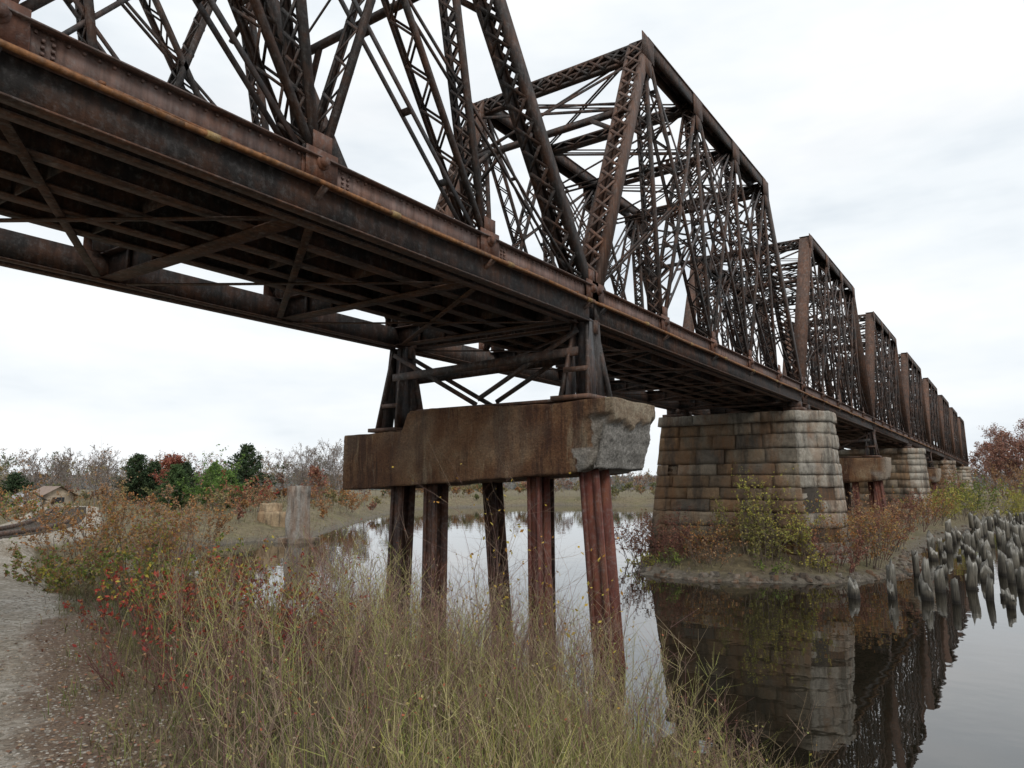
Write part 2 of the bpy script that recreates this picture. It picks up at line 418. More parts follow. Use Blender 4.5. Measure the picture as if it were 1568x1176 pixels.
for idx in range(0,nsp):
    y0=Y0+PER*(idx-1)+.1;Ln=PER-.2
    la,lb=(2.35,3.3)
    if idx==0: lb=4.0
    L=span(idx,y0,Ln,la,lb,0 if idx<=1 else(1 if idx<4 else 2))
    mb=MB();beams(mb,L,.3);mb.build('span_%d'%idx,STEEL,bridge)
mb=MB()
for p,q,r,c in PINS: tubes(mb,[p],[q],r,r,c,k=8)
mb.build('pins',STEEL,bridge)
L=[]
for y in np.arange(0.4,24,.11):
    for z in(3.0,3.2): 
        L.append((V(-AN+.155,y,z),V(-AN+.176,y,z),.022,.022,Y_,PU*.8))
for i in range(-3,6):
    for dy in(-.17,-.1,.1,.17):
        for z in(3.05,3.1,3.15): 
            y=10.35+i*2.82+dy;L.append((V(-AN+.16,y,z),V(-AN+.184,y,z),.022,.022,Y_,PU))
mb=MB();beams(mb,L);mb.build('rivets',STEEL,bridge)
mb=MB()
ys=np.arange(-4,68,1.4)
P=np.stack([np.full(len(ys),-AN+.30),ys,2.93+.012*np.sin(ys*1.7)],1)
tubes(mb,P[:-1],P[1:],.024,.024,V(.26,.12,.045),k=8)
for y in np.arange(-1.2,66,2.2):
    tubes(mb,[(-AN+.30,y,2.93+.012*math.sin(y*1.7))],[(-AN+.30,y+.12,2.93+.012*math.sin(y*1.7))],.036,.036,V(.33,.22,.09),k=8)
beams(mb,[(V(-AN+.30,y,2.965),V(-AN+.2,y,2.99),.04,.03,Y_,OR*.6) for y in np.arange(-.5,66,1.43)])
mb.build('conduit_pipe',STEEL,bridge)

# ---------------------------------------------------------------- piers
def hn(p,f,s):
    return math.sin(p[0]*f+s)*math.cos(p[1]*f*1.3+s*2)+math.sin(p[2]*f*1.1+p[1]*f*.7+s*3)*.8+.5*math.sin(p[0]*f*2.3-p[2]*f*2.1+s)
def cap_mesh(y,parent,detail):
    x0,x1=-4.9,-10.75;nx,ny,nz=(110,34,34) if detail else(20,5,6)
    mb=MB()
    vid={};vs=[];cs=[]
    def vert(i,j,k_):
        key=(i,j,k_)
        if key in vid:return vid[key]
        fx=(i/nx)**1.6 if detail else i/nx
        x=x0+(x1-x0)*fx
        st=min(1,max(0,(-9.1-x)/.10))
        top=1.32-.33*st+.03*math.sin(x*1.3)
        bot=.21-.30*fx
        p=np.array([x,y-.55+1.75*j/ny,bot+(top-bot)*k_/nz])
        fz=k_/nz;fy=j/ny
        d=max(0,1-abs(p[0]-x0)/.8)
        spl=sm(.74,.66,fz+.07*math.sin(p[1]*3.7+1)+.04*math.sin(p[1]*11)+.02*math.sin(p[1]*29)) if detail else .6
        n1=hn(p,3.1,1);n2=hn(p,12,2);n3=hn(p,31,3)
        rough=.012*n1+.013*n2+.010*n3+(rng.normal()*.006 if detail else 0)
        back=spl*(.07+.20*(1-fz)**2)+max(0,.10-fy)*1.0*spl+max(0,fy-.88)*.6
        p[0]-=d*(back)+ (rough*(.2+.9*spl) if d>.3 else rough*.3*d)
        if fz<.02 : p[2]+=d*d*(.08+.03*n1)+.02*max(0,hn(p,3,5)-.8)
        if d>0:
            if j==0: p[1]+=spl*d*(.05+.03*n1+.015*n2)
            if j==ny: p[1]-=d*(.05+.03*n1)
        lo=.007
        p+=lo*np.array([n3,hn(p,5,4)+.4*n2,hn(p,6,5)])
        ed=(j in(0,ny))+(k_ in(0,nz))
        if ed==2 and detail:
            c=max(0,hn(p,2.6,6)-.7)*.05+max(0,n2)*.008
            p[1]+=c*(1 if j==0 else -1);p[2]+=c*(1 if k_==0 else -1)
        m=spl if (p[0]>x0-.28-.08*n1-.04*n2 - (.4 if fz<.35 else 0)) else 0
        tn_=1-m if (i==0 or p[0]>x0-.12) else .25*max(0,min(1,n1))
        vid[key]=len(vs);vs.append(p);cs.append((m,tn_,0));return vid[key]
    fs=[]
    for i in range(nx):
        for j in range(ny):
            fs.append([vert(i,j,0),vert(i,j+1,0),vert(i+1,j+1,0),vert(i+1,j,0)]);fs.append([vert(i,j,nz),vert(i+1,j,nz),vert(i+1,j+1,nz),vert(i,j+1,nz)])
        for k_ in range(nz):
            fs.append([vert(i,0,k_),vert(i+1,0,k_),vert(i+1,0,k_+1),vert(i,0,k_+1)]);fs.append([vert(i,ny,k_),vert(i,ny,k_+1),vert(i+1,ny,k_+1),vert(i+1,ny,k_)])
    for j in range(ny):
        for k_ in range(nz):
            fs.append([vert(0,j,k_),vert(0,j,k_+1),vert(0,j+1,k_+1),vert(0,j+1,k_)]);fs.append([vert(nx,j,k_),vert(nx,j+1,k_),vert(nx,j+1,k_+1),vert(nx,j,k_+1)])
    mb.add(vs,fs,np.array(cs));mb.build('concrete_cap',CONC,parent)
def bent(y,detail):
    e=empty('concrete_capped_pile_pier')
    cap_mesh(y,e,detail)
    L=[];PR=V(.12,.036,.026);PD=V(.052,.028,.022)
    for a,yy,da,dy,w,c in((5.45,y-.15,-.38,-.05,.34,PR),(6.45,y-.2,-.05,.0,.26,PR),(8.7,y-.15,.02,.0,.30,PD),(9.45,y-.2,.18,0,.30,PD),
                    (5.9,y+.85,-.1,.1,.28,PR),(8.15,y+.8,-.25,.1,.26,PD),(9.5,y+.85,.3,.1,.28,PD),(7.0,y+.85,.1,.1,.24,PD)):
        p=V(-a,yy,.3);q2=V(-a-da,yy+dy*2,-4.2)
        for s_ in(-1,1): L.append((p+V(0,s_*w/2,0),q2+V(0,s_*w/2,0),w,.03,X_,c))
        L.append((p,q2,.03,w,X_,c*.6))
        L.append((p+V(-w*.35,-w/2-.03,0),q2+V(-w*.35,-w/2-.03,0),w*.22,.03,X_,c*.9))
        L.append((p+V(w*.35,-w/2-.03,0),q2+V(w*.35,-w/2-.03,0),w*.22,.03,X_,c*.9))
    for a,zb in((AN,1.34),(AF,1.0)):
        for sx in(-.16,.16):
            L.append((V(-a+sx*1.6,y-.38,zb),V(-a+sx*.7,y-.1,2.66),.12,.05,Y_,DK*1.2));L.append((V(-a+sx*1.6,y+.38,zb),V(-a+sx*.7,y+.1,2.66),.12,.05,Y_,DK*1.2))
            L.append((V(-a+sx*1.2,y-.2,zb),V(-a+sx*1.1,y-.02,2.66),.30,.016,Y_,GR*.7));L.append((V(-a+sx*1.2,y+.15,zb),V(-a+sx*1.1,y+.03,2.66),.26,.016,Y_,DK*1.4))
        L.append((V(-a,y-.02,zb),V(-a,y-.02,2.66),.16,.16,Y_,GR*.8))
        L.append((V(-a,y-.05,2.56),V(-a,y+.05,2.56),.44,.22,X_,BR)); L.append((V(-a,y-.55,zb+.03),V(-a,y+.55,zb+.03),.7,.07,X_,BR*1.3))
        L.append((V(-a-.22,y-.34,zb+.5),V(-a+.22,y-.34,zb+.5),.08,.03,Z_,BR))
    for dy in(-.25,.3):
        L.append((V(-AN,y+dy,2.15),V(-AF,y+dy,2.05),.14,.05,Z_,DK)); 
        L.append((V(-AN,y+dy,2.5),V(-7.7,y+dy+.02,1.5),.08,.03,Z_,DK));L.append((V(-AF,y+dy,2.5),V(-7.7,y+dy-.02,1.4),.08,.03,Z_,DK))
    L.append((V(-AN-.35,y-.2,1.36),V(-AF+.7,y-.2,1.36),.3,.05,Y_,BR))
    mb=MB();beams(mb,L,.2);mb.build('steel_piles_and_bearings',STEEL,e)
def stone_pier(y,zg,detail):
    e=empty('stone_bridge_pier')
    base=[(-10.0,y),(-5.6,y),(-4.75,y+.85),(-4.75,y+1.85),(-5.6,y+2.7),(-10.0,y+2.7)]
    zt=2.34;mb=MB()
    hs=[.34]
    while sum(hs)<zt-zg: hs.append(rng.uniform(.36,.52))
    nc=len(hs);cen=V(-7.6,y+1.35);zz=zt
    def foot(z,ex=0):
        g_=(zt-z)*.085+ex;pts=[]
        for (px,py) in base:
            dx=px-cen[0];dy=py-cen[1]
            pts.append(V(px+np.sign(dx)*g_*(1.2 if dx<0 else .75),py+np.sign(dy)*g_*(1.0 if abs(dy)>1 else .4)))
        return pts
    pal=[(.25,.20,.14),(.22,.175,.12),(.185,.135,.088),(.28,.23,.17),(.23,.155,.09),(.16,.135,.105)]
    for c in range(nc):
        z1=zz;z0=z1-hs[c];zz=z0;ex=.09 if c==0 else 0
        f0=foot(z0,ex);f1=foot(z1,ex)
        for k_ in range(6):
            a0,b0=f0[k_],f0[(k_+1)%6];a1,b1=f1[k_],f1[(k_+1)%6]
            ln=np.linalg.norm(b0-a0);dr=(b0-a0)/ln;nrm=V(dr[1],-dr[0])
            cuts=[0];x=0
            while x<ln-.45:
                x+=rng.uniform(.45,1.4) if c else rng.uniform(.8,1.5)
                if x>ln-.4:break
                cuts.append(x)
            cuts.append(ln)
            for t0,t1 in zip(cuts[:-1],cuts[1:]):
                g_=.006;pr=rng.uniform(-.03,.035) if rng.random()>.08 else -.08
                if c==0: pr*=.3
                nu,nv=(6,4) if detail else (1,1)
                gv=[];
                for iv in range(nv+1):
                    fz=iv/nv;z=z0+g_+(z1-z0-2*g_)*fz
                    for iu in range(nu+1):
                        t=t0+g_+(t1-t0-2*g_)*iu/nu
                        p0=a0+(b0-a0)*(t/ln);p1=a1+(b1-a1)*(t/ln);p=p0+(p1-p0)*fz
                        edge=(iu in(0,nu))or(iv in(0,nv))
                        dp=pr+( -.022+rng.normal()*.007 if edge and detail else rng.normal()*.013)
                        p=p+nrm*dp;gv.append((p[0],p[1],z+(rng.normal()*.006 if detail else 0)))
                nf=len(gv);bk=[]
                ring=[iu for iu in range(nu+1)]+[iv*(nu+1)+nu for iv in range(1,nv+1)]+[nv*(nu+1)+iu for iu in range(nu-1,-1,-1)]+[iv*(nu+1) for iv in range(nv-1,0,-1)]
                for r in ring:
                    q=gv[r];bk.append((q[0]-nrm[0]*.4,q[1]-nrm[1]*.4,q[2]))
                fs=[[iv*(nu+1)+iu,iv*(nu+1)+iu+1,(iv+1)*(nu+1)+iu+1,(iv+1)*(nu+1)+iu] for iv in range(nv) for iu in range(nu)]
                m_=len(ring);fs+=[[ring[i],nf+i,nf+(i+1)%m_,ring[(i+1)%m_]] for i in range(m_)]
                cc=np.array(pal[rng.integers(0,6)])*rng.uniform(.78,1.12)
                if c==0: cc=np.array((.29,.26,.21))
                if k_ in(1,2): cc=cc*.4+np.array((.46,.43,.37))*.75  # bevel and end facet: brightness of the lit side painted into block colour
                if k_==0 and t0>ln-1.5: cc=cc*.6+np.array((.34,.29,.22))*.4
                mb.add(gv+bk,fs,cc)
    mb.build('stone_blocks',STONE,e)
    mb=MB()
    zl=zz;f0=foot(zl,-.08);f1=foot(zt,-.08)
    v0=[(*p,zl) for p in f0];v1=[(*p,zt-.03) for p in f1]
    fs=[[i,(i+1)%6,6+(i+1)%6,6+i] for i in range(6)]+[[6,7,10,11],[7,8,9,10]]
    mb.add(v0+v1,fs,V(.07,.058,.045));
    f2=foot(zt,.05);mb.add([(*p,zt-.015) for p in f2],[[0,1,4,5],[1,2,3,4]],V(.26,.23,.18))
    mb.build('mortar_core',STONE,e)
    mb=MB();L=[]
    for a in(AN,AF):
        for yy in(y+.45,y+1.55):
            L.append((V(-a,yy-.3,2.40),V(-a,yy+.3,2.40),.6,.1,X_,BR));L.append((V(-a,yy-.15,2.55),V(-a,yy+.15,2.55),.4,.2,X_,DK))
    beams(mb,L);mb.build('bearings',STEEL,e)
bent(Y0,True)
stone_pier(23.6,-2.7,True)
bent(Y0+2*PER,False)
stone_pier(Y0+3*PER-1,-2.2,False)
bent(Y0+4*PER,False)
stone_pier(Y0+5*PER-1,-2.2,False)
bent(Y0+6*PER,False)
stone_pier(Y0+7*PER-1,-2.2,False)
stone_pier(Y0-PER-2.4,-2.2,False)

# ---------------------------------------------------------------- pilings
mb=MB()
def piling(x,y,top,r,lx,ly):
    k=10;an=np.arange(k)*2*math.pi/k
    hgt=top-WL;br=rng.uniform(.6,1.2)
    rows=[(-3.8,1.05,V(.04,.033,.025)),(WL+.05,1.05,V(.04,.033,.025)),(WL+.12,1.03,V(.11,.095,.07)),(WL+hgt*.55,1.0,V(.19,.17,.135)),(top-.10,.96,V(.27,.25,.205)),(top,.86,V(.48,.46,.41))]
    vs=[];cs=[];ph=rng.random()*6.28;tilt=rng.uniform(.02,.22)
    rr=1+.20*rng.normal(size=k);jag=rng.normal(size=k)*.055
    for zi,(z,q,c) in enumerate(rows):
        for ai,(a_,m) in enumerate(zip(an,rr)):
            zz=z+(tilt*math.cos(a_+ph)*.7+jag[ai] if zi==5 else (min(0,tilt*math.cos(a_+ph)*.7+jag[ai]) if zi==4 else 0))
            t=(z-WL);vs.append((x+math.cos(a_)*r*q*m+lx*t,y+math.sin(a_)*r*q*m+ly*t,zz));cs.append(c*br*rng.uniform(.6,1.3))
    fs=[[i*k+j,i*k+(j+1)%k,(i+1)*k+(j+1)%k,(i+1)*k+j] for i in range(5) for j in range(k)]
    b=len(vs)
    vs+= [(x+lx*(top-WL),y+ly*(top-WL),top-.07)];cs.append(V(.20,.175,.14))
    fs+=[[5*k+j,5*k+(j+1)%k,5*k+(j+2)%k,b] for j in range(0,k,2)]
    mb.add(vs,fs,np.array(cs))
for row in range(60):
    y=19.2+row*.9+(row*.010*row)
    xb=-2.9+ .012*(y-20)
    for c in range(7):
        if rng.random()<(.34 if c<5 else .65):continue
        x=xb+c*.85+rng.normal()*.22
        if c>4 and y<22: continue
        piling(x,y+rng.normal()*.25+c*.3,WL+rng.uniform(.15,.9),rng.uniform(.07,.14),rng.normal()*.045,rng.normal()*.045)
mb.build('wooden_pilings',WOOD)

# ---------------------------------------------------------------- plants
def shrub(name,x,y,h,w,nst,tw,leafpal,nleaf,ls,r=.010,z=None,up=.8,lv=2,droop=0):
    z=gz(x,y)-.04 if z is None else z
    P0=[];P1=[];R0=[];R1=[];tips=[]
    def grow(p,d,ln,r,lev):
        seg=4 if lev==0 else 3
        q=p.copy()
        for i in range(seg):
            d=d+rng.normal(size=3)*.13;d[2]+=.05-droop*.12*i;d/=np.linalg.norm(d)
            q2=q+d*ln/seg
            P0.append(q);P1.append(q2);ra=r*(1-i/seg*.75);rb=r*(1-(i+1)/seg*.75);R0.append(ra);R1.append(rb)
            if lev>0 or i>=1:
                for _ in range(3 if lev else 1): tips.append(q+(q2-q)*rng.random())
            if lev<lv:
                for _ in range(rng.integers(1,3) if i>0 or lev else 1):
                    dd=d*.8+rng.normal(size=3)*.55;dd[2]=abs(dd[2])*.7+.1;dd/=np.linalg.norm(dd)
                    grow(q2,dd,ln*rng.uniform(.25,.5),r*.5*(1-i/seg*.5),lev+1)
            q=q2
    for _ in range(nst):
        a=rng.random()*6.28;b=math.sqrt(rng.random())*w*.35
        p=np.array([x+math.cos(a)*b,y+math.sin(a)*b,z])
        o=(rng.random()*.9)*w*.5/max(h,.1)
        d=np.array([math.cos(a)*o,math.sin(a)*o,up]);d/=np.linalg.norm(d)
        grow(p,d,h*rng.uniform(.6,1.0),r,0)
    e=empty(name)
    mb=MB();n=len(P0);tubes(mb,np.array(P0),np.array(P1),np.array(R0),np.array(R1),pick(tw,n));mb.build('stems',TWIG,e)
    if nleaf:
        tips=np.array(tips);t=tips[rng.integers(0,len(tips),nleaf)]+rng.normal(size=(nleaf,3))*ls*.6
        mb=MB();leaves(mb,t,ls,pick(leafpal,nleaf,.35));mb.build('leaves',LEAF,e)
BARK=[(.15,.115,.09),(.12,.09,.075),(.20,.16,.125)];REDT=[(.15,.06,.055),(.17,.09,.07),(.13,.07,.06)]
REDL=[(.36,.05,.04),(.42,.08,.055),(.26,.045,.035),(.40,.14,.07)];YEL=[(.46,.37,.07),(.36,.34,.07),(.25,.28,.06),(.43,.27,.06)]
GRN=[(.11,.16,.035),(.16,.21,.05),(.24,.27,.07)];TAN=[(.34,.22,.12),(.36,.19,.09),(.27,.17,.10)];ORG=[(.42,.20,.07),(.34,.15,.06),(.32,.22,.09)]
def S(name,px,d,h,w,nst,tw,pal,nl,ls,**k):
    x,y=pos((px-784)/1105*d,d);shrub(name,x,y,h,w,nst,tw,pal,nl,ls,**k)
S('red_leaf_shrub',225,7.9,.68,1.2,9,REDT,REDL+ORG[:1],480,.026)
S('yellow_leaf_shrub',275,8.8,.85,1.2,12,BARK,YEL+GRN,1300,.027)
S('red_leaf_shrub',325,7.9,.78,1.2,10,REDT,REDL+YEL[:1],620,.025)
S('yellow_leaf_shrub',375,8.5,.80,1.1,12,BARK,YEL+GRN[1:]+REDL[:1],900,.025)
S('red_leaf_shrub',425,7.7,.80,1.1,10,REDT,REDL+YEL[:2],520,.025)
S('red_leaf_shrub',490,7.2,.60,.9,8,REDT,REDL,260,.024)
S('red_leaf_shrub',460,8.0,.75,1.0,8,REDT,REDL,260,.024)
S('red_leaf_shrub',290,7.0,.55,1.1,8,REDT,REDL,220,.024)
S('twiggy_shrub',250,6.2,.5,1.2,16,REDT,REDL+TAN,60,.020,r=.006)
S('twiggy_shrub',320,5.7,.5,1.1,16,REDT,REDL+TAN,60,.020,r=.006)
S('twiggy_shrub',400,5.2,.5,1.1,14,REDT,REDL+TAN,40,.02,r=.006)
S('twiggy_shrub',430,6.4,.65,1.1,14,REDT,REDL+TAN,90,.02,r=.007)
S('twiggy_shrub',540,6.9,.7,1.1,14,REDT,TAN+YEL,90,.020,r=.006)
S('twiggy_shrub',600,7.5,.8,1.1,14,BARK,TAN+YEL,90,.020,r=.006)
S('orange_leaf_shrub',205,17,1.75,2.2,22,BARK,ORG+TAN+YEL[2:],2500,.038,r=.013)
S('orange_leaf_shrub',135,19,1.9,2.6,18,BARK,TAN+ORG,2400,.040,r=.013)
S('bare_shrub',160,22,2.7,1.8,9,BARK,TAN,300,.04,r=.018)
S('orange_leaf_shrub',250,19,1.3,1.8,16,BARK,TAN+ORG,1300,.040,r=.013)
S('green_shrub',110,14,.75,2.0,18,BARK,GRN+TAN,1900,.035)
S('green_shrub',165,13,.72,1.6,16,BARK,GRN+TAN+YEL,1200,.035)
S('olive_shrub',225,12.5,.6,1.4,14,BARK,[(.17,.17,.07),(.25,.20,.10)],1000,.032)
S('olive_shrub',285,13.0,.5,1.3,12,BARK,[(.20,.17,.08),(.25,.20,.10)],700,.03)
S('green_shrub',340,46,2.7,2.2,16,BARK,[(.10,.18,.04),(.14,.22,.05)],2800,.08,r=.02)
S('orange_leaf_shrub',305,32,1.8,2.8,14,BARK,ORG+TAN,1500,.055,r=.015)
S('orange_leaf_shrub',385,44,1.8,3.4,16,BARK,TAN+REDL[2:3],1500,.07,r=.015)
S('brown_shrub',262,27,1.5,3.0,14,BARK,TAN,1300,.05,r=.015)
S('brown_shrub',520,56,1.7,4.0,14,BARK,TAN+ORG,1300,.08,r=.018)
S('brown_shrub',60,30,1.0,3.0,14,BARK,TAN+GRN,900,.06,r=.015)
for px,d,h in((745,6.9,2.6),(790,6.8,2.0),(850,6.8,2.1),(915,6.8,1.9),(940,7.0,1.75),(700,7.2,1.9),(835,7.2,1.7),(770,7.4,2.2),(880,7.3,1.9),(725,7.5,1.7)):
    S('thin_sapling',px,d,h,.5,3,[(.26,.19,.13),(.20,.12,.10)],YEL[:1]+[(.50,.34,.06),(.45,.23,.05)],24,.021,r=.006,up=1.6,droop=.35)
for px,d,h,w in((1075,6.3,.9,.7),(1150,6.1,.8,.8),(1260,6.0,.65,.8),(1000,5.6,.8,.7),(1040,5.6,.6,.7),(950,5.0,.8,.7),(1200,5.6,.6,.8),(1110,5.2,.6,.8)):
    S('bare_twig_shrub',px,d,h,w,6,[(.33,.25,.15),(.22,.15,.10)],YEL+GRN,18,.013,r=.005,droop=.8)
isl=[(-10.2,22.8,1.3,1.6,'red'),(-9.4,22.0,1.1,1.5,'red'),(-8.6,22.6,1.4,1.6,'red'),(-8.0,22.2,1.1,1.5,'org'),(-7.7,21.6,.8,1.5,'tan'),(-7.2,22.7,1.5,1.5,'olive'),(-6.3,22.3,1.2,1.5,'olive'),(-5.6,22.9,1.6,1.4,'yel'),(-6.2,23.0,2.3,.9,'yel'),(-4.9,23.6,1.5,1.4,'org'),(-4.4,23.2,1.0,1.3,'red'),(-4.0,24.6,1.6,1.3,'org'),(-4.1,26.5,1.6,1.6,'red'),(-4.6,28.5,1.7,1.8,'tan'),(-4.3,31,1.5,2,'org'),(-11.2,25,1.4,2,'tan'),(-12,29,1.6,2.4,'red'),(-11.0,23.6,1.2,1.6,'red'),(-5,34,1.5,2.5,'tan'),(-4.8,42,1.8,2.6,'red'),(-4.6,47,1.7,3,'org'),(-4.4,52,1.8,3,'yel'),(-3.4,58,2,3,'yel'),(-1.5,66,2,4,'yel'),(-3,63,2.5,3,'grn'),(-4,70,2.5,4,'tan'),(2,77,2.5,5,'yel'),(6,82,2.5,5,'grn'),(0,80,3,5,'tan'),(12,86,3,6,'yel'),(-9,21.4,.5,1.2,'grn'),(-6.0,21.7,.4,1.2,'grn'),(-5,22.7,.5,1.2,'yel'),(-10,21.8,.5,1.2,'yel')]
PL={'red':(REDT,[(.24,.10,.075),(.30,.14,.09),(.20,.11,.08)],'red_leaf_shrub'),'tan':(BARK,TAN,'brown_shrub'),'olive':(BARK,[(.25,.24,.07),(.20,.21,.06),(.30,.25,.08)],'olive_shrub'),'yel':(BARK,[(.38,.36,.08),(.30,.31,.07),(.42,.34,.09)],'yellow_leaf_shrub'),'org':(BARK,ORG+[(.3,.22,.08)],'orange_leaf_shrub'),'grn':(BARK,GRN,'green_shrub')}
for x,y,h,w,k_ in isl:
    t,p,nm=PL[k_];shrub(nm,x,y,h,w,int(11+w*2),t,p,int(650*h*w**.5),.035+.0004*max(0,y-20)*1.2,r=.010+.0002*y)

# grass on the near bank
mb=MB()
n=60000
d=2.5+rng.random(n)**1.1*10.5;u=rng.uniform(-.62,.5,n)*d
X,Y=pos(u,d);s_=sd(X,Y);pmk=pathm(X,Y);e=np.interp(X,EX,EY)
keep=(s_>-.15+.3*rng.random(n))&(pmk<.25*rng.random(n)+.02)&(Y-e>.1+.6*rng.random(n)*(d<9))
lefty=sm(-.08,-.34,u/d)
keep&=rng.random(n)>lefty*.55
clump=wob(X,Y,2.3)
keep&=(rng.random(n)<.45+.7*clump)
X,Y,d,u,lefty,s_=X[keep],Y[keep],d[keep],u[keep],lefty[keep],s_[keep];m=len(X)
Z=gh(X,Y)-.02
h=rng.uniform(.14,.92,m)**1.2*(1-.45*lefty)*(1+.3*wob(X,Y,1.7))
h=np.minimum(h,.12+.14*d)*(.65+.35*sm(-.1,1.5,s_))
palR=[(.34,.32,.08),(.25,.27,.07),(.42,.36,.15),(.46,.38,.21),(.20,.24,.055),(.37,.29,.16),(.19,.13,.09),(.28,.22,.13)]
palL=[(.18,.13,.10),(.24,.19,.13),(.15,.10,.085),(.22,.21,.10),(.14,.15,.06)]
C=np.where((rng.random(m)<lefty*.95)[:,None],pick(palL,m),pick(palR,m,.35))*(.9+.22*wob(X,Y,1.1))[:,None]
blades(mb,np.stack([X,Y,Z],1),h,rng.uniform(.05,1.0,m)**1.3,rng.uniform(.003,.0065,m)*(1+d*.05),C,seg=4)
n=46000
d=2.3+rng.random(n)*11;u=rng.uniform(-.66,.55,n)*d
X,Y=pos(u,d);s_=sd(X,Y);e=np.interp(X,EX,EY)
keep=(s_>.05)&(Y-e>-.2+.6*rng.random(n)+.4*wob(X,Y,3))
X,Y,d=X[keep],Y[keep],d[keep];m=len(X);Z=gh(X,Y)-.01
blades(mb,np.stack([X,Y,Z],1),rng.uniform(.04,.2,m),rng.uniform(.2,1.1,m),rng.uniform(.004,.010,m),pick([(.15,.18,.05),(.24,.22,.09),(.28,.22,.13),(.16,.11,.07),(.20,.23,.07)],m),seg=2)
mb.build('bank_grass',GRASS)
def weeds(n,u0,u1,d0,d1,hmul,near):
    d=d0+rng.random(n)*(d1-d0);u=rng.uniform(u0,u1,n)*d
    X,Y=pos(u,d);s_=sd(X,Y);e=np.interp(X,EX,EY);keep=(s_>.0)&(Y-e>.5)
    if near: keep&=(s_<3.2)
    X,Y,d=X[keep],Y[keep],d[keep];m=len(X);Z=gh(X,Y)
    hh=rng.uniform(.35,1.05,m)*np.clip(d/6.5,.35,1)*hmul
    P=np.stack([X,Y,Z],1);D=rng.normal(size=(m,3))*.22;D[:,2]=1
    C=pick([(.34,.26,.17),(.24,.17,.13),(.38,.33,.15),(.18,.10,.09),(.30,.30,.10),(.22,.12,.10)],m)
    Q1=P+D*hh[:,None]*.5;D2=D+rng.normal(size=(m,3))*.16;D2[:,2]=.95;Q2=Q1+D2*hh[:,None]*.5
    tubes(mb,P,Q1,.0034,.0027,C);tubes(mb,Q1,Q2,.0027,.0011,C)
    for k_ in range(10):
        t=rng.uniform(.3,1,m)[:,None];b=np.where(t<.5,P+(Q1-P)*t*2,Q1+(Q2-Q1)*(t*2-1))
        dd=rng.normal(size=(m,3))*.6;dd[:,2]=abs(dd[:,2])+.45;L_=rng.uniform(.06,.26,m)[:,None]*np.clip(hh[:,None],.4,1.1)
        tubes(mb,b,b+dd*L_,.002,.0009,C)
        if k_%3==0:
            leaves(mb,b+dd*L_*rng.uniform(.4,1,m)[:,None],.011,pick([(.30,.30,.09),(.38,.30,.12),(.36,.30,.20),(.32,.09,.05),(.24,.27,.08)],m))
mb=MB()
weeds(1600,-.5,.34,2.8,9.5,1,False)
weeds(900,-.28,.19,5.5,11,1.3,True)
mb.build('weed_stalks',GRASS)

# rough vegetation on the farther land
mb=MB()
n=80000
d=11+rng.random(n)**1.6*90;u=rng.uniform(-.85,.85,n)*d
X,Y=pos(u,d);s_=sd(X,Y);pk=pathm(X,Y);keep=(s_>.15)&(pk<.2)
X,Y,d,s_=X[keep],Y[keep],d[keep],s_[keep];m=len(X);Z=gh(X,Y)-.03
cl=.5+.5*wob(X,Y,.45)
C=pick([(.28,.23,.12),(.35,.28,.15),(.20,.18,.08),(.25,.15,.09),(.19,.18,.075)],m)
near=sm(18,30,Y)*(X>-14)
lowl=sm(-11,-13,X)*sm(24,18,Y)
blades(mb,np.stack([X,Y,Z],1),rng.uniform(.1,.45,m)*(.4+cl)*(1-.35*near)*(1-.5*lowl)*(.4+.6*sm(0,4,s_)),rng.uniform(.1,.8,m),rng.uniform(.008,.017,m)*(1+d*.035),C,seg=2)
mb.build('rough_grass',GRASS)

